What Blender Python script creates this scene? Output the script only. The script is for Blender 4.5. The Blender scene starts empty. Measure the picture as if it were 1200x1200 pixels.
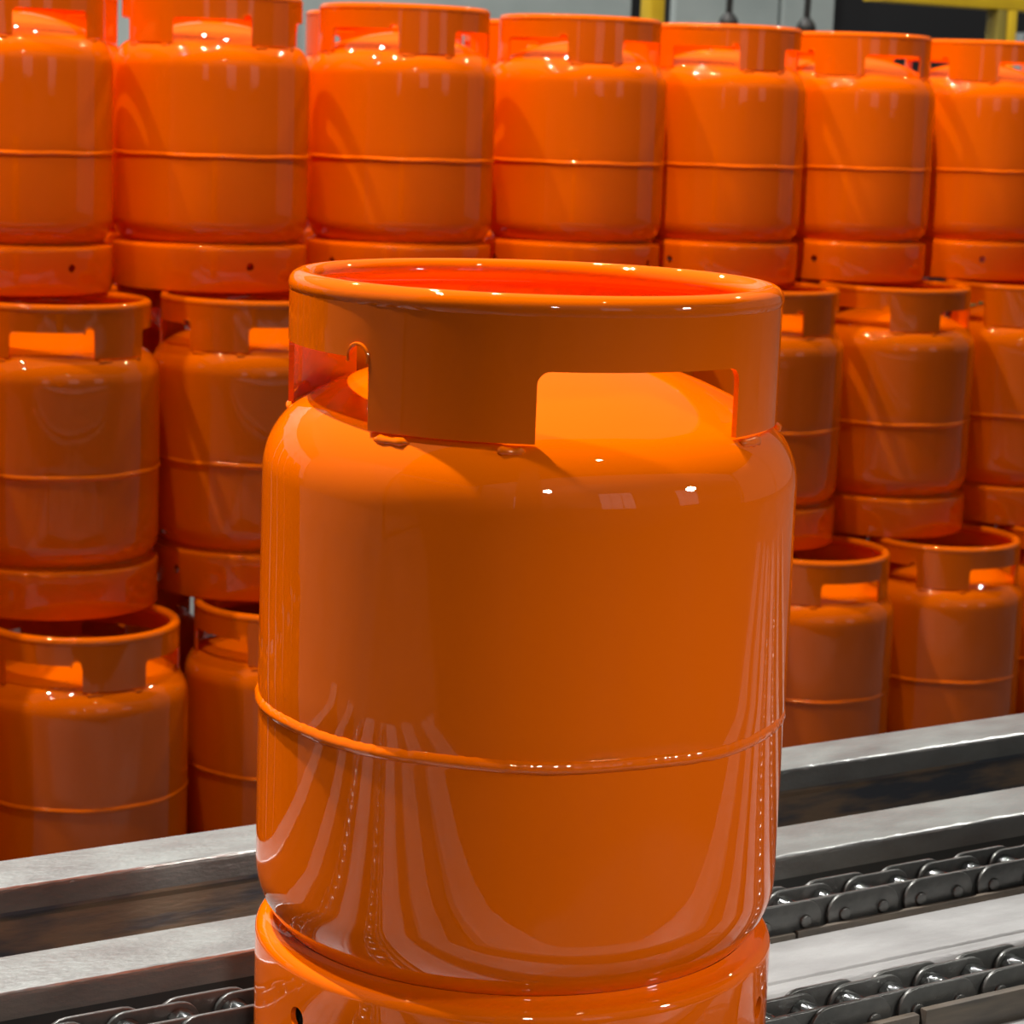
import bpy, bmesh, math, random
from mathutils import Vector, Matrix
random.seed(7)
PI = math.pi
R_ = math.radians
S = bpy.context.scene
COL = S.collection

# ------------------------------------------------------------------ camera
CAM = Vector((-0.7205, -1.0706, 0.5346))
YAW, PITCH, ROLL, FPX = 0.58533, 0.17443, 0.035855, 2713.75
F = Vector((math.sin(YAW) * math.cos(PITCH), math.cos(YAW) * math.cos(PITCH), -math.sin(PITCH)))
RT = Vector((math.cos(YAW), -math.sin(YAW), 0))
UP = RT.cross(F)
R2 = RT * math.cos(ROLL) + UP * math.sin(ROLL)
U2 = -RT * math.sin(ROLL) + UP * math.cos(ROLL)
cd = bpy.data.cameras.new('camera')
cam = bpy.data.objects.new('camera', cd)
COL.objects.link(cam)
m = Matrix((R2, U2, -F)).transposed().to_4x4()
m.translation = CAM
cam.matrix_world = m
cd.sensor_fit = 'HORIZONTAL'
cd.sensor_width = 36
cd.lens = 36 * FPX / 1200
cd.clip_start = 0.05
cd.dof.use_dof = True
cd.dof.focus_distance = 1.32
cd.dof.aperture_fstop = 24
cd.dof.aperture_blades = 0
S.camera = cam

# ------------------------------------------------------------------ world, sun, lamps, exposure
W = bpy.data.worlds.new('hall_light')
S.world = W
W.use_nodes = True
wb = W.node_tree.nodes['Background']
wb.inputs[0].default_value = (0.95, 0.93, 0.86, 1)
wb.inputs[1].default_value = 0.145
S.view_settings.view_transform = 'Standard'
S.view_settings.look = 'None'
S.view_settings.exposure = 0.0
S.view_settings.gamma = 1.0
S.view_settings.use_curve_mapping = False

def add_light(name, kind, loc, energy, size, color=(1, 1, 1), direction=None, cone=None, blend=0.2):
    l = bpy.data.lights.new(name, kind)
    l.energy = energy
    l.color = color
    if kind == 'SUN':
        l.angle = size
    else:
        l.shadow_soft_size = size
    if kind == 'SPOT':
        l.spot_size = cone
        l.spot_blend = blend
    o = bpy.data.objects.new(name, l)
    o.location = loc
    if direction is not None:
        o.rotation_euler = Vector(direction).to_track_quat('Z', 'Y').to_euler()
    COL.objects.link(o)
    return o

# warm floodlight above the added platform: the platform's edge keeps it off everything but the top tier
LF = Vector((-0.10, 0.20, 5.20))
add_light('flood_light', 'SPOT', LF, 900, 0.012, (1, 0.80, 0.62), LF - Vector((1.5, 2.2, 0.4)), R_(75), 0.2)
# spots with narrowed cones: one over the conveyor, one added to light stack shoulders
LA = Vector((-0.86, 1.70, 4.6))
add_light('overhead_spot', 'SPOT', LA, 1500, 0.03, (1, 0.96, 0.90), LA - Vector((0.1, -0.1, 0.0)), R_(36), 0.15)
LC = Vector((1.15, 1.78, 6.4))
add_light('overhead_spot', 'SPOT', LC, 420, 0.04, (1, 0.96, 0.90), LC - Vector((1.45, 2.05, 0.0)), R_(29), 0.15)
# pair of high roof lamps over the stacks, mirrored twice on every shoulder
add_light('roof_light', 'POINT', (-3.8, 3.7, 12.5), 3900, 0.15, (1, 0.97, 0.92))
add_light('roof_light', 'POINT', (-1.6, 0.5, 12.5), 1900, 0.15, (1, 0.97, 0.92))
# added fill lamps in front, brightening the foreground cylinder's lower body
LD = Vector((0.95, -1.30, 0.85))
add_light('front_fill_light', 'SPOT', LD, 44, 0.07, (1, 0.97, 0.90), LD - Vector((0, 0, 0.05)), R_(34), 1.0)
LE = Vector((-0.62, -1.28, 0.95))
add_light('front_fill_light', 'SPOT', LE, 19, 0.05, (1, 0.97, 0.90), LE - Vector((0, 0, -0.02)), R_(31), 1.0)
# high bay lamps of the hall
for lx, ly, lz, e in ((0.30, -1.05, 2.35, 8), (-3.2, 0.4, 5.4, 45), (4.2, -0.6, 5.4, 60), (5.8, 2.4, 4.6, 260), (1.5, 8.0, 6.2, 850), (3.0, 7.6, 7.5, 150), (3.7, 6.6, 8.0, 120)):
    add_light('high_bay_light', 'POINT', (lx, ly, lz), e, 0.035 if lz < 3 else 0.07, (1, 0.98, 0.94))

# ------------------------------------------------------------------ materials
def mat(name, color, rough=0.5, metal=0.0, coat=0.0, coat_rough=0.03, emit=None, spec=0.5):
    M = bpy.data.materials.new(name)
    M.use_nodes = True
    b = M.node_tree.nodes['Principled BSDF']
    b.inputs['Base Color'].default_value = (*color, 1)
    b.inputs['Roughness'].default_value = rough
    b.inputs['Metallic'].default_value = metal
    b.inputs['Coat Weight'].default_value = coat
    b.inputs['Coat Roughness'].default_value = coat_rough
    b.inputs['Coat IOR'].default_value = 1.58
    b.inputs['Specular IOR Level'].default_value = spec
    if emit:
        b.inputs['Emission Color'].default_value = (*emit[0], 1)
        b.inputs['Emission Strength'].default_value = emit[1]
    return M

def nodes_of(M):
    nt = M.node_tree
    return nt, nt.nodes['Principled BSDF'], nt.nodes.new, nt.links.new

def noise_color(M, c1, c2, scale, detail=6, stretch=(1, 1, 1), p0=0.35, p1=0.7, bump=0.0, bscale=None, rough=None):
    nt, b, N, L = nodes_of(M)
    tc = N('ShaderNodeTexCoord')
    mp = N('ShaderNodeMapping')
    mp.inputs['Scale'].default_value = stretch
    L(tc.outputs['Object'], mp.inputs[0])
    nz = N('ShaderNodeTexNoise')
    nz.inputs['Scale'].default_value = scale
    nz.inputs['Detail'].default_value = detail
    L(mp.outputs[0], nz.inputs['Vector'])
    cr = N('ShaderNodeValToRGB')
    cr.color_ramp.elements[0].position = p0
    cr.color_ramp.elements[1].position = p1
    cr.color_ramp.elements[0].color = (*c1, 1)
    cr.color_ramp.elements[1].color = (*c2, 1)
    L(nz.outputs['Fac'], cr.inputs[0])
    L(cr.outputs[0], b.inputs['Base Color'])
    if rough:
        mr = N('ShaderNodeMapRange')
        mr.inputs['To Min'].default_value = rough[0]
        mr.inputs['To Max'].default_value = rough[1]
        L(nz.outputs['Fac'], mr.inputs['Value'])
        L(mr.outputs[0], b.inputs['Roughness'])
    if bump:
        n2 = N('ShaderNodeTexNoise')
        n2.inputs['Scale'].default_value = bscale or scale * 4
        n2.inputs['Detail'].default_value = 4
        L(mp.outputs[0], n2.inputs['Vector'])
        bp = N('ShaderNodeBump')
        bp.inputs['Strength'].default_value = bump
        bp.inputs['Distance'].default_value = 0.001
        L(n2.outputs['Fac'], bp.inputs['Height'])
        L(bp.outputs[0], b.inputs['Normal'])

def paint(name, big, fine):
    M = mat(name, (0.90, 0.140, 0.0), 0.45, 0.0, 0.9, 0.012, spec=0.0)
    nt, b, N, L = nodes_of(M)
    tc = N('ShaderNodeTexCoord')
    mp = N('ShaderNodeMapping')
    mp.inputs['Scale'].default_value = (1, 1, 0.35)
    L(tc.outputs['Object'], mp.inputs[0])
    n1 = N('ShaderNodeTexNoise')                      # slow dents rolled into the sheet
    n1.inputs['Scale'].default_value = 16
    n1.inputs['Detail'].default_value = 1
    L(mp.outputs[0], n1.inputs['Vector'])
    n2 = N('ShaderNodeTexNoise')                      # orange peel
    n2.inputs['Scale'].default_value = 210
    n2.inputs['Detail'].default_value = 2
    L(tc.outputs['Object'], n2.inputs['Vector'])
    b1 = N('ShaderNodeBump')
    b1.inputs['Strength'].default_value = 1
    b1.inputs['Distance'].default_value = big
    L(n1.outputs['Fac'], b1.inputs['Height'])
    b2 = N('ShaderNodeBump')
    b2.inputs['Strength'].default_value = 1
    b2.inputs['Distance'].default_value = fine
    L(n2.outputs['Fac'], b2.inputs['Height'])
    L(b1.outputs[0], b2.inputs['Normal'])
    L(b2.outputs[0], b.inputs['Coat Normal'])
    L(b1.outputs[0], b.inputs['Normal'])
    return M

ORANGE = paint('orange_gloss_paint', 0.0009, 0.000015)
STEEL = mat('worn_rail_steel', (0.5, 0.52, 0.52), 0.4, 0.35)
noise_color(STEEL, (0.175, 0.172, 0.166), (0.265, 0.282, 0.272), 34, 10, (0.5, 1, 1), 0.25, 0.7, 0.9, 260, (0.36, 0.55))
STEEL2 = mat('brushed_rail_steel', (0.5, 0.5, 0.5), 0.45, 0.35)
noise_color(STEEL2, (0.27, 0.265, 0.265), (0.38, 0.38, 0.38), 34, 10, (0.35, 1, 1), 0.25, 0.7, 0.8, 260, (0.38, 0.55))
MILL = mat('rusty_mill_scale', (0.1, 0.1, 0.11), 0.5, 0.3)
noise_color(MILL, (0.085, 0.10, 0.125), (0.30, 0.22, 0.15), 34, 10, (0.3, 1, 1.6), 0.44, 0.60, 0.9, 200, (0.4, 0.7))
SMOOTHDK = mat('dark_painted_side', (0.07, 0.08, 0.08), 0.45, 0.2)
noise_color(SMOOTHDK, (0.042, 0.05, 0.052), (0.066, 0.072, 0.072), 14, 6, (0.3, 1, 1), 0.3, 0.7, 0.2, 120)
EDGE = mat('bright_worn_edge', (0.75, 0.76, 0.75), 0.3, 0.6)
noise_color(EDGE, (0.30, 0.30, 0.29), (0.62, 0.63, 0.62), 60, 6, (0.4, 1, 1), 0.3, 0.6, 0.6, 150)
CHAIN = mat('oiled_chain_steel', (0.10, 0.10, 0.10), 0.33, 0.65)
noise_color(CHAIN, (0.09, 0.093, 0.09), (0.18, 0.178, 0.17), 40, 5, (1, 1, 1), 0.3, 0.7, 0.25, 300, (0.28, 0.45))
ROLLER = mat('polished_roller_steel', (0.34, 0.35, 0.35), 0.15, 1.0)
STRIP = mat('wear_strip_brown', (0.16, 0.13, 0.10), 0.5, 0.4)
noise_color(STRIP, (0.07, 0.065, 0.06), (0.24, 0.19, 0.14), 25, 6, (0.3, 2, 2), 0.35, 0.7, 0.4, 120)
CONC = mat('hall_floor_concrete', (0.10, 0.10, 0.10), 0.6)
noise_color(CONC, (0.07, 0.07, 0.07), (0.13, 0.125, 0.12), 2.0, 8)
WALLG = mat('grey_wall_panel', (0.3, 0.34, 0.33), 0.6)
noise_color(WALLG, (0.38, 0.44, 0.43), (0.52, 0.58, 0.56), 1.5, 6)
WALLD = mat('dim_wall_paint', (0.12, 0.12, 0.11), 0.6)
noise_color(WALLD, (0.09, 0.09, 0.085), (0.15, 0.145, 0.14), 1.2, 6)
DARK = mat('dark_recess', (0.018, 0.018, 0.02), 0.7)
YELLOW = mat('yellow_frame_paint', (0.72, 0.50, 0.015), 0.4)
noise_color(YELLOW, (0.55, 0.36, 0.02), (0.80, 0.58, 0.02), 3.5, 7)
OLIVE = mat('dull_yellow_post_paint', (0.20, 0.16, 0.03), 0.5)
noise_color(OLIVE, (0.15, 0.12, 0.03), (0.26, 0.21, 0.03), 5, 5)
GREYM = mat('machine_grey', (0.22, 0.25, 0.25), 0.5)
noise_color(GREYM, (0.16, 0.18, 0.18), (0.28, 0.31, 0.31), 3, 5)
BLACKR = mat('black_rubber_cable', (0.012, 0.012, 0.012), 0.5)
GLOWPANE = mat('added_glow_pane', (0.5, 0.55, 0.58), 0.3, emit=((0.85, 0.93, 1.0), 0.35))
COLM = mat('column_paint', (0.05, 0.045, 0.042), 0.55)
noise_color(COLM, (0.04, 0.036, 0.034), (0.065, 0.06, 0.055), 5, 5)

# ------------------------------------------------------------------ mesh helpers
def finish(name, bm, material, parent=None, smooth=True, sharp=38):
    bmesh.ops.recalc_face_normals(bm, faces=bm.faces)
    me = bpy.data.meshes.new(name)
    bm.to_mesh(me)
    bm.free()
    if smooth:
        me.polygons.foreach_set('use_smooth', [True] * len(me.polygons))
        me.set_sharp_from_angle(angle=R_(sharp))
    me.materials.append(material)
    o = bpy.data.objects.new(name, me)
    COL.objects.link(o)
    if parent:
        o.parent = parent
    return o

def link_mesh(name, me, parent, loc=(0, 0, 0), rot=(0, 0, 0)):
    o = bpy.data.objects.new(name, me)
    COL.objects.link(o)
    o.parent = parent
    o.location = loc
    o.rotation_euler = rot
    return o

def tag(o, label=None, cat=None, group=None, kind=None):
    if label:
        o['label'] = label
    if cat:
        o['category'] = cat
    if group:
        o['group'] = group
    if kind:
        o['kind'] = kind
    return o

def empty(name, loc, rz=0.0):
    o = bpy.data.objects.new(name, None)
    o.empty_display_size = 0.05
    o.location = loc
    o.rotation_euler = (0, 0, rz)
    COL.objects.link(o)
    return o

def box(bm, x0, x1, y0, y1, z0, z1, bev=0.0, seg=2):
    g = bmesh.ops.create_cube(bm, size=1)
    for v in g['verts']:
        v.co = Vector((x0 + (v.co.x + .5) * (x1 - x0), y0 + (v.co.y + .5) * (y1 - y0), z0 + (v.co.z + .5) * (z1 - z0)))
    if bev:
        es = {e for v in g['verts'] for e in v.link_edges}
        bmesh.ops.bevel(bm, geom=list(es), offset=bev, segments=seg, affect='EDGES', profile=0.5)

def lathe(bm, prof, n, closed=False, wob=None):
    rings = []
    for r, z in prof:
        ring = []
        if r < 1e-6:
            ring = [bm.verts.new((0, 0, z))] * n
        else:
            for i in range(n):
                a = 2 * PI * i / n
                dr, dz = wob(a, r, z) if wob else (0, 0)
                ring.append(bm.verts.new(((r + dr) * math.cos(a), (r + dr) * math.sin(a), z + dz)))
        rings.append(ring)
    pairs = list(zip(rings, rings[1:]))
    if closed:
        pairs.append((rings[-1], rings[0]))
    for A, B in pairs:
        for i in range(n):
            j = (i + 1) % n
            vs = []
            for v in (A[i], A[j], B[j], B[i]):
                if v not in vs:
                    vs.append(v)
            if len(vs) > 2:
                bm.faces.new(vs)

def arc(cx, cz, r, a0, a1, n):
    return [(cx + r * math.cos(R_(a0 + (a1 - a0) * i / n)), cz + r * math.sin(R_(a0 + (a1 - a0) * i / n))) for i in range(n + 1)]

def tube(bm, pts, rad, n=8):
    """closed-ended tube along a polyline; rad number or list"""
    rings = []
    N = len(pts)
    for i, p in enumerate(pts):
        p = Vector(p)
        d = (Vector(pts[min(i + 1, N - 1)]) - Vector(pts[max(i - 1, 0)])).normalized()
        a = d.orthogonal().normalized() if i == 0 else (prev - d * prev.dot(d)).normalized()
        prev = a
        b = d.cross(a)
        r = rad[i] if isinstance(rad, (list, tuple)) else rad
        rings.append([bm.verts.new(p + (a * math.cos(2 * PI * k / n) + b * math.sin(2 * PI * k / n)) * r) for k in range(n)])
    for A, B in zip(rings, rings[1:]):
        for k in range(n):
            bm.faces.new((A[k], A[(k + 1) % n], B[(k + 1) % n], B[k]))
    bm.faces.new(rings[0][::-1])
    bm.faces.new(rings[-1])

# ------------------------------------------------------------------ gas cylinder meshes
RB, HH, ZW = 0.150, 0.4408, 0.2005
Z0, KR, RC = 0.330, 0.045, 0.26
KC = RB - KR
ANG = math.degrees(math.asin(KC / (RC - KR)))
ZC = Z0 - (RC - KR) * math.cos(R_(ANG))
APEX = ZC + RC

def body_profile():
    p = [(0, 0.022), (0.05, 0.024), (0.09, 0.034)]
    p += arc(KC, 0.105, KR, -62, 0, 10)
    p += [(RB, 0.125), (RB, 0.150), (RB, 0.175), (RB, 0.19), (RB, ZW - 0.004), (RB, ZW), (RB + 0.0004, ZW + 0.004)]
    p += [(RB + 0.0004, 0.22), (RB + 0.0003, 0.25), (RB + 0.0002, 0.28), (RB, 0.31)]
    p += arc(KC, Z0, KR, 0, 90 - ANG, 10)
    for i in range(1, 9):
        a = R_(ANG) * (1 - i / 8)
        p.append((RC * math.sin(a), ZC + RC * math.cos(a)))
    return p

def seam_profile():
    # overlapped joint: the upper shell steps over the lower one, with a rounded weld on the step
    return [(RB - 0.002, ZW - 0.0030), (RB + 0.0003, ZW - 0.0026), (RB + 0.0010, ZW - 0.0018), (RB + 0.0015, ZW - 0.0004),
            (RB + 0.0016, ZW + 0.0008), (RB + 0.0011, ZW + 0.0024), (RB + 0.0004, ZW + 0.0042), (RB - 0.002, ZW + 0.0055)]

def foot_profile():
    o = [(0.1400, 0.0), (0.1475, 0.0), (0.1492, 0.0015), (0.1495, 0.006), (0.1497, 0.05)]
    o += arc(0.1427, 0.062, 0.0070, 0, 80, 6)
    o += [(0.1405, 0.0697), (0.1385, 0.0715), (0.1370, 0.0730)]
    i = [(0.1360, 0.0705), (0.1400, 0.0668)]
    i += arc(0.1427, 0.062, 0.0040, 70, 0, 4)
    i += [(0.1465, 0.05), (0.1462, 0.006), (0.1445, 0.0032), (0.1400, 0.0030)]
    return o + i

def make_foot(n, name):
    bm = bmesh.new()
    lathe(bm, foot_profile(), n, closed=True)
    bmesh.ops.recalc_face_normals(bm, faces=bm.faces)
    me = bpy.data.meshes.new(name + '_tmp')
    bm.to_mesh(me); bm.free()
    o = bpy.data.objects.new(name + '_tmp', me)
    COL.objects.link(o)
    cb = bmesh.new()
    for k in range(3):
        a = 2 * PI * k / 3
        mt = Matrix.Rotation(a, 4, 'Z') @ Matrix.Translation((0.148, 0, 0.0385)) @ Matrix.Rotation(PI / 2, 4, 'Y')
        bmesh.ops.create_cone(cb, cap_ends=True, segments=20, radius1=0.0062, radius2=0.0062, depth=0.02, matrix=mt)
    cm = bpy.data.meshes.new('cut'); cb.to_mesh(cm); cb.free()
    c = bpy.data.objects.new('cut', cm); COL.objects.link(c)
    md = o.modifiers.new('b', 'BOOLEAN'); md.operation = 'DIFFERENCE'; md.object = c; md.solver = 'EXACT'
    dg = bpy.context.evaluated_depsgraph_get()
    res = bpy.data.meshes.new_from_object(o.evaluated_get(dg))
    bpy.data.objects.remove(o); bpy.data.objects.remove(c)
    res.name = name
    res.materials.clear(); res.materials.append(ORANGE)
    res.polygons.foreach_set('use_smooth', [True] * len(res.polygons))
    res.set_sharp_from_angle(angle=R_(38))
    return res

POST = 19.5          # half width of a collar post in degrees; four posts, four hand openings
ZTOPWIN = 0.4025
def zfoot(r):        # height of the shoulder at radius r
    if r > KC + KR * math.cos(R_(90 - ANG)):
        return Z0 + math.sqrt(max(0, KR * KR - (r - KC) ** 2))
    return ZC + math.sqrt(RC * RC - r * r)

def make_collar(res, name):
    """sheet ring with four openings down to the shoulder, rolled-in rim and an eyelet notch at one corner"""
    ro, ri = 0.1368, 0.1338
    zb = 0.3655
    rc = 0.007            # corner radius of the openings
    cols = []
    for k in range(4):
        c = 90 * k
        for i in range(9):
            cols.append((c - POST + 2 * POST * i / 8, zb))
        a0, a1 = c + POST, c + 90 - POST
        dr = math.degrees(rc / ro)
        for i in range(7):
            t = PI / 2 * i / 6
            cols.append((a0 + dr * (1 - math.cos(t)), ZTOPWIN - rc + rc * math.sin(t)))
        mid0, mid1 = a0 + dr, a1 - dr
        nn = max(4, res // 12)
        for i in range(1, nn):
            cols.append((mid0 + (mid1 - mid0) * i / nn, ZTOPWIN))
        if k == 3:        # eyelet: semicircular bite rising above the opening's corner
            er = 0.0075
            ec = a1 - math.degrees(er / ro) - 0.3
            cols = [q for q in cols if not (q[0] > ec - math.degrees(er / ro) - 0.4 and q[0] < a1 + 5 and q[0] > a0)]
            for i in range(13):
                t = PI * i / 12
                cols.append((ec - math.degrees(er / ro) * math.cos(t), ZTOPWIN + er * 0.95 * math.sin(t)))
        else:
            for i in range(7):
                t = PI / 2 * (1 - i / 6)
                cols.append((a1 - dr + dr * (1 - math.sin(t)) if False else a1 - dr + dr * math.cos(t), ZTOPWIN - rc + rc * math.sin(t)))
    bm = bmesh.new()
    lev = [0, 0.12, 0.35, 0.65, 1]
    ztop = 0.4335
    def column(a, zl):
        a = R_(a)
        c, s = math.cos(a), math.sin(a)
        O = [bm.verts.new((ro * c, ro * s, zl + (ztop - zl) * t)) for t in lev]
        I = [bm.verts.new((ri * c, ri * s, zl + (ztop - zl) * t)) for t in lev]
        return O, I
    C = [column(a, z) for a, z in cols]
    n = len(C)
    for i in range(n):
        j = (i + 1) % n
        same = abs(((cols[i][0] - cols[j][0]) + 180) % 360 - 180) < 1e-4
        O1, I1 = C[i]; O2, I2 = C[j]
        bm.faces.new((O1[0], O2[0], I2[0], I1[0]))
        if not same:
            for k in range(len(lev) - 1):
                bm.faces.new((O1[k], O2[k], O2[k + 1], O1[k + 1]))
                bm.faces.new((I1[k], I1[k + 1], I2[k + 1], I2[k]))
    # rolled rim (torus)
    nr = res
    tr, tc, tz = 0.0074, 0.1301, 0.4334
    rings = []
    for i in range(nr):
        a = 2 * PI * i / nr
        rings.append([bm.verts.new(((tc + tr * math.cos(b)) * math.cos(a), (tc + tr * math.cos(b)) * math.sin(a), tz + tr * math.sin(b)))
                      for b in (2 * PI * q / 14 for q in range(14))])
    for i in range(nr):
        A, B = rings[i], rings[(i + 1) % nr]
        for q in range(14):
            bm.faces.new((A[q], A[(q + 1) % 14], B[(q + 1) % 14], B[q]))
    # rolled lip round the eyelet
    er = 0.0075
    ec = 360 - POST - math.degrees(er / ro) - 0.3
    pts = []
    for i in range(17):
        t = R_(-20 + 220 * i / 16)
        a = R_(ec - math.degrees(er / ro) * math.cos(t))
        pts.append((ro * math.cos(a), ro * math.sin(a), ZTOPWIN + er * 0.95 * math.sin(t)))
    tube(bm, pts, 0.0011, 8)
    me = bpy.data.meshes.new(name)
    bmesh.ops.recalc_face_normals(bm, faces=bm.faces)
    bm.to_mesh(me); bm.free()
    me.polygons.foreach_set('use_smooth', [True] * len(me.polygons))
    me.set_sharp_from_angle(angle=R_(40))
    me.materials.append(ORANGE)
    return me

def make_welds(name, seed, seg=10, single=False):
    """lumpy tack welds where the collar posts sit on the shoulder; one mesh, or a list with each weld its own"""
    rnd = random.Random(seed)
    bm = bmesh.new()
    out = []
    for k in range(4):
        for sgn, ln in ((-1, 0.022), (1, 0.014)):
            a0 = 90 * k + sgn * (POST - 2.0)
            steps = 7
            pts, rad = [], []
            for i in range(steps):
                a = R_(a0 - sgn * math.degrees(ln / 0.137) * i / (steps - 1))
                r = 0.1368 + rnd.uniform(-.0005, .0005)
                pts.append((r * math.cos(a), r * math.sin(a), zfoot(0.1374) + 0.0002 + rnd.uniform(-.0004, .0004)))
                rad.append((0.0026 if 0 < i < steps - 1 else 0.0012) + rnd.uniform(-.0006, .0006))
            tube(bm, pts, rad, seg)
            if single:
                me = bpy.data.meshes.new(name)
                bmesh.ops.recalc_face_normals(bm, faces=bm.faces)
                bm.to_mesh(me); bm.free(); bm = bmesh.new()
                me.polygons.foreach_set('use_smooth', [True] * len(me.polygons))
                me.materials.append(ORANGE)
                out.append(me)
    if single:
        bm.free()
        return out
    bmesh.ops.recalc_face_normals(bm, faces=bm.faces)
    me = bpy.data.meshes.new(name)
    bm.to_mesh(me); bm.free()
    me.polygons.foreach_set('use_smooth', [True] * len(me.polygons))
    me.materials.append(ORANGE)
    return me

def lathe_mesh(name, prof, n, closed=False, wob=None):
    bm = bmesh.new()
    lathe(bm, prof, n, closed, wob)
    bmesh.ops.remove_doubles(bm, verts=bm.verts, dist=1e-7)
    bmesh.ops.recalc_face_normals(bm, faces=bm.faces)
    me = bpy.data.meshes.new(name)
    bm.to_mesh(me); bm.free()
    me.polygons.foreach_set('use_smooth', [True] * len(me.polygons))
    me.materials.append(ORANGE)
    return me

wr = random.Random(3)
PH = [(wr.uniform(0, 6.28), k, wr.uniform(.3, 1)) for k in (37, 61, 83, 113, 149, 5, 11)]
def seam_wob(a, r, z):
    s = sum(math.sin(k * a + p) * w for p, k, w in PH) / 3.0
    if r < RB:
        return (0, 0)
    k = 0.5 + 0.5 * math.cos(a + 0.35)            # fuller on one side, shaped to broaden the seam's lit line
    return ((k * 1.3 - 0.75) * (r - RB) + 0.00022 * s, 0.00045 * math.sin(9 * a + 1) + 0.00030 * s)

neck_prof = [(0.0, APEX - 0.004), (0.021, APEX - 0.004), (0.021, APEX + 0.006), (0.019, APEX + 0.008), (0.0135, APEX + 0.008), (0.013, APEX + 0.001), (0, APEX + 0.001)]
HI = dict(body=lathe_mesh('body', body_profile(), 192), seam=lathe_mesh('weld_seam', seam_profile(), 720, wob=seam_wob),
          foot=make_foot(192, 'foot_ring'), collar=make_collar(160, 'collar'), welds=make_welds('tack_weld', 2, 10, True), neck=lathe_mesh('neck_boss', neck_prof, 40))
LO = dict(body=lathe_mesh('body', body_profile(), 72), seam=lathe_mesh('weld_seam', seam_profile(), 144, wob=seam_wob),
          foot=make_foot(80, 'foot_ring'), collar=make_collar(72, 'collar'), welds=make_welds('tack_welds', 5, 6), neck=lathe_mesh('neck_boss', neck_prof, 24))

def cylinder(x, y, z, rot, foot_rot, label, group=None, K=LO):
    """rot: azimuth (deg) of the middle of one collar post; foot_rot: azimuth of one foot-ring hole"""
    t = empty('gas_cylinder', (x, y, z), R_(rot))
    tag(t, label, 'gas cylinder', group)
    link_mesh('body', K['body'], t)
    link_mesh('weld_seam', K['seam'], t)
    link_mesh('foot_ring', K['foot'], t, rot=(0, 0, R_(foot_rot - rot)))
    c = link_mesh('collar', K['collar'], t)
    if isinstance(K['welds'], list):
        for w in K['welds']:
            link_mesh('weld_bead', w, c)
    else:
        tag(link_mesh('weld_beads', K['welds'], c), kind='stuff')
    link_mesh('neck_boss', K['neck'], t)
    return t

# ------------------------------------------------------------------ the cylinder on the conveyor
cylinder(0, 0, 0.0005, -142.5, -174.8, 'large glossy orange gas cylinder in the foreground, standing upright on the conveyor chains',
         K=HI)

# ------------------------------------------------------------------ stacked cylinders behind
Y3, Y2, Y1, B3 = 2.2063, 2.0531, 1.9256, 0.2407
B2, B1 = B3 - HH - 0.0005, B3 - 2 * HH - 0.001
FLOOR = B1 - 0.0005
def view_az(x, y):
    return math.degrees(math.atan2(CAM.y - y, CAM.x - x))
G3, G2, G1 = 'gas cylinders in the front row of the top tier', 'gas cylinders in the front row of the middle tier', 'gas cylinders in the front row of the bottom tier'
top = [(0.210, 10, 50, 'orange gas cylinder at the far left end of the top tier, just outside the view'),
       (0.545, -17.5, 36, 'orange cylinder at the left edge of the photo in the top tier'),
       (0.871, 45, 24, 'second orange cylinder from the left in the top tier, round hole in its foot'),
       (1.211, 16, 75, 'third orange cylinder from the left in the top tier, above the foreground collar'),
       (1.555, 11.5, 60, 'fourth orange cylinder from the left in the top tier, a collar post facing forward'),
       (1.862, 32, -30, 'fifth orange cylinder from the left in the top tier, below the grey wall panels'),
       (2.170, -12, -20.5, 'orange cylinder second from the right in the top tier, long collar opening facing front'),
       (2.478, -2.5, 13, 'orange cylinder at the right edge of the photo in the top tier'),
       (2.786, 20, 40, 'orange cylinder just past the right edge of the photo in the top tier'), (3.094, 5, 10, 'last orange cylinder at the right end of the top tier, past the photo edge')]
mid = [(0.240, 5, 30, 'orange cylinder of the middle tier just outside the left edge of the photo'),
       (0.553, 43.5, -40, 'shaded orange cylinder at the left edge in the middle tier, wide collar opening'),
       (0.868, -21, -45, 'orange cylinder in the middle tier half hidden by the left of the foreground cylinder'),
       (1.194, 10, 10, 'left one of two middle tier cylinders hidden behind the foreground cylinder'), (1.520, 0, 60, 'right one of two middle tier cylinders hidden behind the foreground cylinder'),
       (1.850, 53, 15, 'orange cylinder in the middle tier just showing past the right of the foreground one'),
       (2.161, 18, -33, 'orange cylinder in the middle tier with a small hole in its foot, second from right'),
       (2.472, -5, -28, 'orange cylinder cut off by the right edge in the middle tier'), (2.79, 12, 22, 'orange cylinder just past the right edge of the photo in the middle tier')]
bot = [(0.220, 0, 30, 'orange cylinder of the bottom tier just outside the left edge of the photo'),
       (0.543, 20, 10, 'dark orange cylinder at the left edge in the bottom tier, behind the steel rail'),
       (0.868, -3.5, 40, 'dark orange cylinder in the bottom tier beside the left of the foreground cylinder'),
       (1.205, 10, 10, 'left one of two bottom tier cylinders hidden behind the foreground cylinder'), (1.545, 0, 60, 'right one of two bottom tier cylinders hidden behind the foreground cylinder'),
       (1.887, -10, 15, 'dark orange cylinder in the bottom tier just right of the foreground cylinder'),
       (2.200, 2, -33, 'dark orange cylinder at the right edge in the bottom tier, window glowing in its collar'),
       (2.520, -5, 28, 'orange cylinder just past the right edge of the photo in the bottom tier'), (2.85, 12, 22, 'last orange cylinder at the right end of the bottom tier, past the photo edge')]
ORDL = ['first', 'second', 'third', 'fourth', 'fifth']
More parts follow.
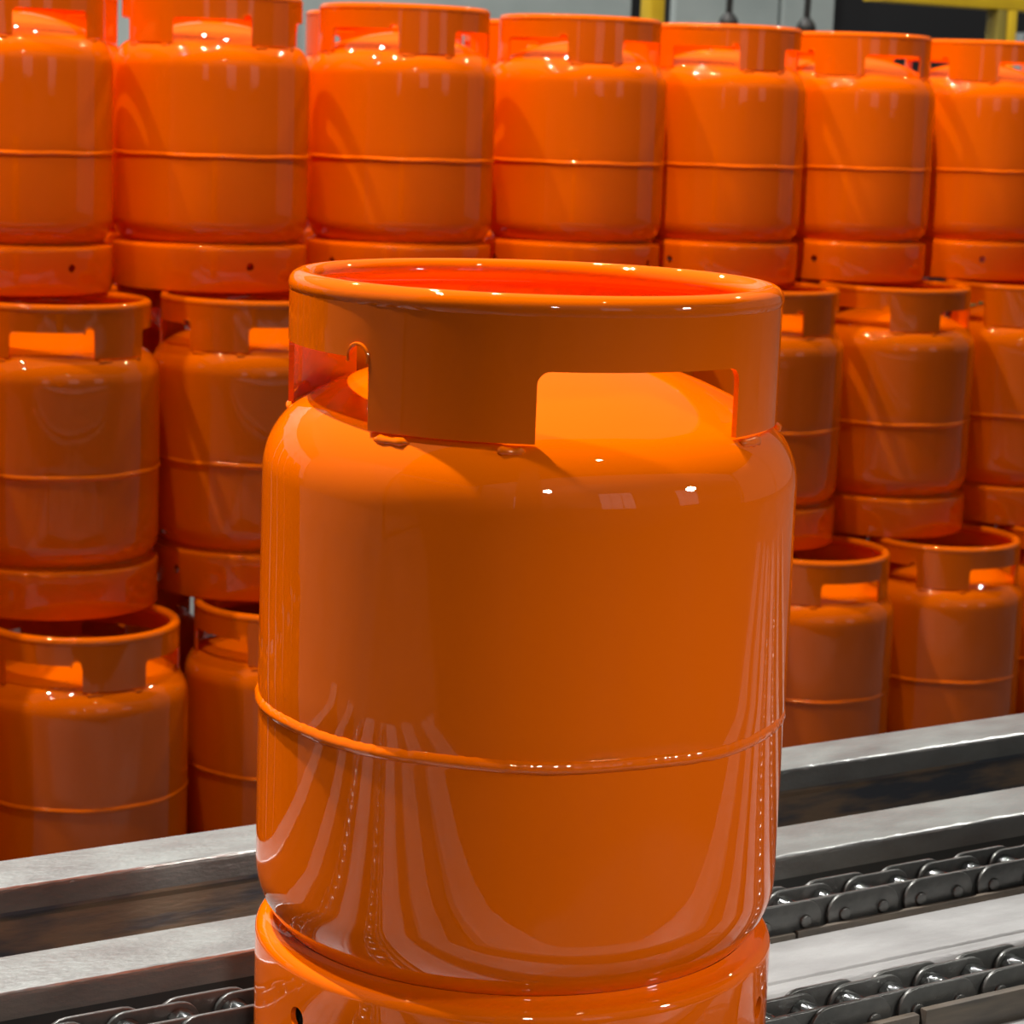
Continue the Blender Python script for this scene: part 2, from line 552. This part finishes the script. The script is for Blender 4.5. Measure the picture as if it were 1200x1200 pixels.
ORD = ['first', 'second', 'third', 'fourth', 'fifth', 'sixth', 'seventh', 'eighth', 'ninth', 'tenth']
TN = {3: 'top', 2: 'middle', 1: 'bottom'}
for tier, rows, y, b, g in ((3, top, Y3, B3, G3), (2, mid, Y2, B2, G2), (1, bot, Y1, B1, G1)):
    for x, ro, fo, lab in rows:
        va = view_az(x, y)
        cylinder(x, y, b, va + ro, va + fo, lab, g)
back = [(3, Y3 + 0.306, B3, 0.05, 8), (2, Y2 + 0.306, B2, 0.07, 8), (1, Y1 + 0.306, B1, 0.06, 9)]
rr = random.Random(11)
for tier, y, b, x0 in ((3, Y3, B3, 0.210), (2, Y2, B2, 0.240), (1, Y1, B1, 0.220)):     # the rows run on to the left, mirrored in the foreground cylinder
    for i in range(5):
        cylinder(x0 - 0.325 * (i + 1), y, b, rr.uniform(0, 90), rr.uniform(0, 120),
                 '%s orange cylinder beyond the left edge of the photo in the %s tier, counted outwards' % (ORDL[i], TN[tier]),
                 'gas cylinders of the %s tier beyond the left edge' % TN[tier])
for tier, y, b, x0, n in back:
    for i in range(n):
        cylinder(x0 + 0.325 * i, y, b, rr.uniform(0, 90), rr.uniform(0, 120), '%s orange cylinder from the left in the second row, behind the front row, %s tier' % (ORD[i], TN[tier]),
                 'gas cylinders in the second row of the %s tier' % {3: 'top', 2: 'middle', 1: 'bottom'}[tier])

# ------------------------------------------------------------------ conveyor
SLOPE = -1.6
CX0, CX1 = -1.0, 1.9
def rail(name, y0, y1, ztop, depth, label, lip, topmat, sidemat, edge=True, r=0.006, rb=0.003, crease=0.0):
    """channel rail: flat top with rounded shoulders, stepped front web, worn bright front edge"""
    t = empty(name, (0, 0, 0), R_(SLOPE))
    tag(t, label, 'rail')
    def sweep(bm, prof):
        A = [bm.verts.new((CX0, y, z)) for y, z in prof]
        B = [bm.verts.new((CX1, y, z)) for y, z in prof]
        n = len(prof)
        for i in range(n):
            j = (i + 1) % n
            bm.faces.new((A[i], A[j], B[j], B[i]))
        bm.faces.new(A); bm.faces.new(B[::-1])
    bm = bmesh.new()
    if crease:
        front = arc(y0 + r, ztop - 0.0022 - r, r, 180, 96, 6) + [(y0 + crease - 0.0012, ztop - 0.0016), (y0 + crease - 0.0004, ztop - 0.0019), (y0 + crease + 0.0006, ztop - 0.0004), (y0 + crease + 0.0020, ztop)]
    else:
        front = arc(y0 + r, ztop - r, r, 180, 90, 5)
    sweep(bm, front + arc(y1 - rb, ztop - rb, rb, 90, 0, 4) + [(y1, ztop - 0.018), (y0, ztop - 0.018)])
    finish('top_flange', bm, topmat, t, sharp=50)
    bm = bmesh.new()
    sweep(bm, [(y0 + 0.0008, ztop - 0.018), (y0 + 0.0008, ztop - lip), (y0 + 0.007, ztop - lip - 0.006), (y0 + 0.007, ztop - depth * .62),
               (y0 + 0.004, ztop - depth * .66), (y0 + 0.004, ztop - depth), (y1 - 0.004, ztop - depth), (y1 - 0.004, ztop - 0.018)])
    finish('web', bm, sidemat, t)
    if edge:
        bm = bmesh.new()
        n = 420
        rnd = random.Random(int(abs(y0) * 1000))
        pts = [(CX0 + (CX1 - CX0) * i / n, y0 + 0.0020 + rnd.uniform(-.0002, .0002), ztop - 0.0012) for i in range(n + 1)]
        tube(bm, pts, [0.0017 + rnd.uniform(-.0005, .0005) for _ in pts], 8)
        finish('worn_edge', bm, EDGE, t)
    return t

rail('guide_rail', 0.384, 0.442, -0.010, 0.13, 'long grey steel guide rail nearest the stacked cylinders, rusty dark side', 0.021, STEEL, MILL, r=0.004)
rail('guide_rail', 0.203, 0.263, -0.010, 0.15, 'pale steel rail between the rusty rail and the far roller chain', 0.060, STEEL, SMOOTHDK, r=0.004)
rail('chain_rail', 0.015, 0.0870, -0.0215, 0.12, 'wide flat grey steel rail between the two roller chains', 0.05, STEEL2, SMOOTHDK, edge=False, r=0.008, crease=0.013)
rail('chain_rail', -0.147, -0.0745, -0.030, 0.12, 'grey steel rail in front of the near roller chain at the bottom edge', 0.05, STEEL2, SMOOTHDK, edge=False, r=0.008, crease=0.013)
rail('guide_rail', -0.250, -0.185, -0.020, 0.12, 'grey steel rail of the conveyor nearest the camera side, below the view', 0.05, STEEL, SMOOTHDK)
rail('guide_rail', -0.420, -0.330, -0.020, 0.12, 'outermost grey steel rail of the conveyor, on the camera side', 0.05, STEEL, SMOOTHDK)

# chain beds and wear strips
def bed(y0, y1, z0, z1, name, label):
    bm = bmesh.new()
    box(bm, CX0, CX1, y0, y1, z0, z1, 0.001, 1)
    o = finish(name, bm, MILL)
    o.rotation_euler = (0, 0, R_(SLOPE))
    tag(o, label, 'track')
bed(0.0955, 0.1295, -0.060, -0.0305, 'chain_track', 'dark steel track carrying the far roller chain')
bed(-0.0635, -0.0285, -0.060, -0.0305, 'chain_track', 'dark steel track carrying the near roller chain')
def strips(name, y0, y1, cuts, label):
    t = empty(name, (0, 0, 0), R_(SLOPE))
    tag(t, label, 'wear strip')
    for x0, x1, z0, z1, dy in cuts:
        bm = bmesh.new()
        box(bm, x0, x1, y0 + dy, y1 + dy, z0, z1, 0.0008, 2)
        finish('bar', bm, STRIP, t)
strips('wear_strip', 0.0885, 0.0925, [(CX0, -0.35, -0.06, -0.0192, 0), (-0.348, 0.286, -0.06, -0.0190, -0.0006), (0.289, CX1, -0.06, -0.0186, 0.0006)],
       'thin brown steel strip along the near side of the far chain')
strips('wear_strip', -0.0725, -0.0665, [(CX0, -0.30, -0.06, -0.013, 0), (-0.298, 0.256, -0.06, -0.0135, 0), (0.2605, CX1, -0.06, -0.0115, -0.0006)],
       'taller dark steel strip with a joint, along the near chain at the bottom right')

# roller chains
P = 0.035
def plate_mesh(name, half, hh, th, waist):
    bm = bmesh.new()
    n = 10
    pts = [(half + hh * math.cos(R_(a)), hh * math.sin(R_(a))) for a in [-90 + 180 * i / n for i in range(n + 1)]]
    if waist:
        pts += [(half * .4, hh * .94), (-half * .4, hh * .94)]
    pts += [(-half + hh * math.cos(R_(a)), hh * math.sin(R_(a))) for a in [90 + 180 * i / n for i in range(n + 1)]]
    if waist:
        pts += [(-half * .4, -hh * .94), (half * .4, -hh * .94)]
    A = [bm.verts.new((x, -th / 2, z)) for x, z in pts]
    f = bm.faces.new(A)
    r = bmesh.ops.extrude_face_region(bm, geom=[f])
    bmesh.ops.translate(bm, verts=[v for v in r['geom'] if isinstance(v, bmesh.types.BMVert)], vec=(0, th, 0))
    bmesh.ops.recalc_face_normals(bm, faces=bm.faces)
    es = [e for e in bm.edges if abs(e.verts[0].co.y - e.verts[1].co.y) < 1e-6]
    bmesh.ops.bevel(bm, geom=es, offset=0.0008, segments=2, affect='EDGES', profile=0.5)
    me = bpy.data.meshes.new(name)
    bm.to_mesh(me); bm.free()
    me.polygons.foreach_set('use_smooth', [True] * len(me.polygons))
    me.set_sharp_from_angle(angle=R_(50))
    me.materials.append(CHAIN)
    return me
def cyl_mesh(name, r, h, material, n=20, bev=0.0):
    bm = bmesh.new()
    bmesh.ops.create_cone(bm, cap_ends=True, segments=n, radius1=r, radius2=r, depth=h, matrix=Matrix.Rotation(PI / 2, 4, 'X'))
    if bev:
        es = [e for e in bm.edges if abs(e.verts[0].co.y - e.verts[1].co.y) < 1e-6]
        bmesh.ops.bevel(bm, geom=es, offset=bev, segments=3, affect='EDGES', profile=0.5)
    me = bpy.data.meshes.new(name)
    bm.to_mesh(me); bm.free()
    me.polygons.foreach_set('use_smooth', [True] * len(me.polygons))
    me.set_sharp_from_angle(angle=R_(50))
    me.materials.append(material)
    return me
OUT = plate_mesh('outer_plate', P / 2, 0.0146, 0.0032, False)
INN = plate_mesh('inner_plate', P / 2, 0.0130, 0.0032, False)
ROL = cyl_mesh('roller', 0.0098, 0.0200, ROLLER, 28, 0.0006)
PIN = cyl_mesh('pin', 0.0048, 0.0384, CHAIN, 18, 0.0012)
def chain(yc, xc, label):
    t = empty('roller_chain', (0, 0, -0.0147), R_(SLOPE))
    tag(t, label, 'chain', 'roller chains of the conveyor')
    n0 = int((CX0 + 0.1 - xc) / (2 * P))
    n1 = int((1.45 - xc) / (2 * P))
    for k in range(n0, n1 + 1):
        x = xc + 2 * P * k
        for s in (-1, 1):
            link_mesh('outer_plate', OUT, t, (x, yc + s * 0.0155, 0))
            link_mesh('inner_plate', INN, t, (x + P, yc + s * 0.0118, 0))
        for dx in (-P / 2, P / 2):
            link_mesh('pin', PIN, t, (x + dx, yc, 0))
            link_mesh('roller', ROL, t, (x + dx, yc, 0))
chain(0.1125, 0.352, 'greasy dark steel roller chain running beneath the middle of the foreground cylinder')
chain(-0.0460, 0.279, 'greasy dark steel roller chain nearest the camera, at the bottom right')

# carrying frame under the conveyor
fr = empty('conveyor_frame', (0, 0, 0), R_(SLOPE))
tag(fr, 'dark steel frame carrying the rails and chains of the conveyor', 'conveyor frame')
bm = bmesh.new(); box(bm, CX0, CX1, -0.43, 0.45, -0.172, -0.162, 0.001, 1); finish('base_plate', bm, MILL, fr)
for y0, y1 in ((0.096, 0.129), (-0.063, -0.029)):
    bm = bmesh.new(); box(bm, CX0, CX1, y0, y1, -0.162, -0.060); finish('track_support', bm, MILL, fr, smooth=False)
for x in (-0.8, 0.45, 1.7):
    for y in (-0.39, 0.40):
        bm = bmesh.new(); box(bm, x - .03, x + .03, y - .03, y + .03, FLOOR, -0.172, 0.003, 2); finish('leg', bm, MILL, fr)

# ------------------------------------------------------------------ hall
def wallbox(name, x0, x1, y0, y1, z0, z1, material, kind='structure', bev=0.0):
    bm = bmesh.new()
    box(bm, x0, x1, y0, y1, z0, z1, bev)
    o = finish(name, bm, material, smooth=False)
    if kind:
        o['kind'] = kind
    return o
wallbox('floor', -7, 15, -7, 9.2, FLOOR - 0.1, FLOOR, CONC)
wb_ = wallbox('wall_back', -7, 15, 9.08, 9.3, FLOOR, 5.0, DARK)
for i, (x0, x1) in enumerate(((-6.9, -4.1), (-4.05, -1.0), (-0.95, 2.0), (2.05, 4.6), (4.65, 6.62), (6.90, 7.62), (7.64, 8.02))):
    bm = bmesh.new(); box(bm, x0, x1, 9.03, 9.08, 0.2, 3.4, 0.01, 1); finish('panel', bm, WALLG, wb_)
wr_ = wallbox('wall_rear', -7, 15, -7.2, -7.0, FLOOR, 5.0, WALLD)
for i, x in enumerate((-5.0, 0.4, 5.0)):
    w = wallbox('window_%d' % (i + 1), x - 0.9, x + 0.9, -7.0, -6.96, 0.6, 3.2, COLM)  # added windows, their panes glow to streak the cylinders' reflections
    for a in (-1, 0, 1):
        bm = bmesh.new(); box(bm, x + a * 0.58 - 0.27, x + a * 0.58 + 0.27, -6.965, -6.95, 0.67, 3.13); finish('pane', bm, GLOWPANE, w, smooth=False)
wallbox('wall_left', -7.2, -7.0, -7.2, 9.3, FLOOR, 5.0, WALLD)

# yellow steelwork beyond the stacks (y about 5 m)
t = empty('yellow_gantry', (0, 0, 0))
tag(t, 'bright yellow steel beam on slim yellow posts behind the stack, top right corner', 'gantry')
bm = bmesh.new(); box(bm, 4.74, 8.4, 5.0, 5.10, 0.924, 1.06, 0.004, 2); finish('beam', bm, YELLOW, t)
bm = bmesh.new(); box(bm, 5.29, 5.335, 5.0, 5.06, FLOOR, 0.924, 0.004, 2); finish('post', bm, OLIVE, t)
bm = bmesh.new(); box(bm, 5.34, 5.385, 5.0, 5.06, FLOOR, 0.924, 0.004, 2); finish('post', bm, YELLOW, t)
t = empty('yellow_post', (3.79, 5.03, FLOOR))
tag(t, 'dull yellow upright post seen above the fourth cylinder, beside the dark gap', 'post')
bm = bmesh.new(); box(bm, -0.024, 0.03, -0.03, 0.03, 0, 3.4, 0.004, 2); finish('post', bm, YELLOW, t)
bm = bmesh.new(); box(bm, -0.10, 0.10, -0.08, 0.08, 0, 0.012, 0.002, 1); finish('base_plate', bm, OLIVE, t)
for x, lab in ((4.08, 'thin black cable hanging before the grey wall panels, left one'), (4.41, 'thin black cable hanging before the grey wall panels, right one')):
    t = empty('hanging_cable', (x, 5.0, 0.80))
    tag(t, lab, 'cable')
    bm = bmesh.new()
    tube(bm, [(0.012 * math.sin(i * .5), 0, 0.045 + i * 0.22) for i in range(15)], 0.011, 8); finish('cord', bm, BLACKR, t)
    bm = bmesh.new(); lathe(bm, [(0, 0), (0.030, 0.0), (0.034, 0.012), (0.030, 0.03), (0.014, 0.05), (0, 0.052)], 16); finish('connector', bm, BLACKR, t)

# grey machine parts in the dark bay, right
t = empty('grey_machine', (8.75, 7.9, FLOOR))
tag(t, 'out of focus grey machine cabinet in the dark bay under the yellow beam', 'machine')
bm = bmesh.new(); box(bm, -0.05, 0.52, 0, 0.5, 0, 1.66, 0.02, 2); finish('cabinet', bm, GREYM, t)
bm = bmesh.new(); box(bm, -0.30, -0.22, 0.1, 0.2, 0, 1.64, 0.005, 2); finish('post', bm, GREYM, t)
bm = bmesh.new(); tube(bm, [(-0.22, 0.15, 1.55), (-0.12, 0.12, 1.66), (0.02, 0.1, 1.72), (0.12, 0.1, 1.70)], 0.025, 8); finish('pipe', bm, GREYM, t)

# unseen platform added to block the floodlight from conveyor and lower tiers
PX0, PX1, PY0, PY1, PZ = -6.9, 9.0, -3.9, 0.55, 4.24
wk = empty('shade_platform', (0, 0, 0))
tag(wk, 'dark platform added over the conveyor to block the floodlight, above the view', 'platform')
bm = bmesh.new(); box(bm, PX0, PX1, PY0, PY1, PZ, PZ + 0.05, 0.004, 1); finish('shade_deck', bm, COLM, wk)
for i in range(6):
    y = PY0 + (PY1 - 0.1 - PY0) * i / 5
    bm = bmesh.new(); box(bm, PX0, PX1, y + 0.02, y + 0.08, PZ - 0.14, PZ, 0.004, 1); finish('shade_girder', bm, COLM, wk)
for x in (-5.5, 8.5):
    for y in (PY0 + 0.1, PY1 - 0.1):
        bm = bmesh.new(); box(bm, x - 0.06, x + 0.06, y - 0.06, y + 0.06, FLOOR, PZ); finish('post', bm, COLM, wk, smooth=False)

# column added behind the camera, standing in for a person's dark reflection
bm = bmesh.new()
box(bm, -0.2, 0.2, -0.19, -0.165, 0, 4.70); box(bm, -0.2, 0.2, 0.165, 0.19, 0, 4.70); box(bm, -0.012, 0.012, -0.165, 0.165, 0, 4.70)
box(bm, -0.28, 0.28, -0.27, 0.27, 0, 0.02)
o = finish('standin_column', bm, COLM, smooth=False)
o.location = (-1.22, -1.82, FLOOR)
o.rotation_euler = (0, 0, R_(-34))
tag(o, 'dark I-section column added behind the camera, standing in for the dark reflection of a person', 'column')
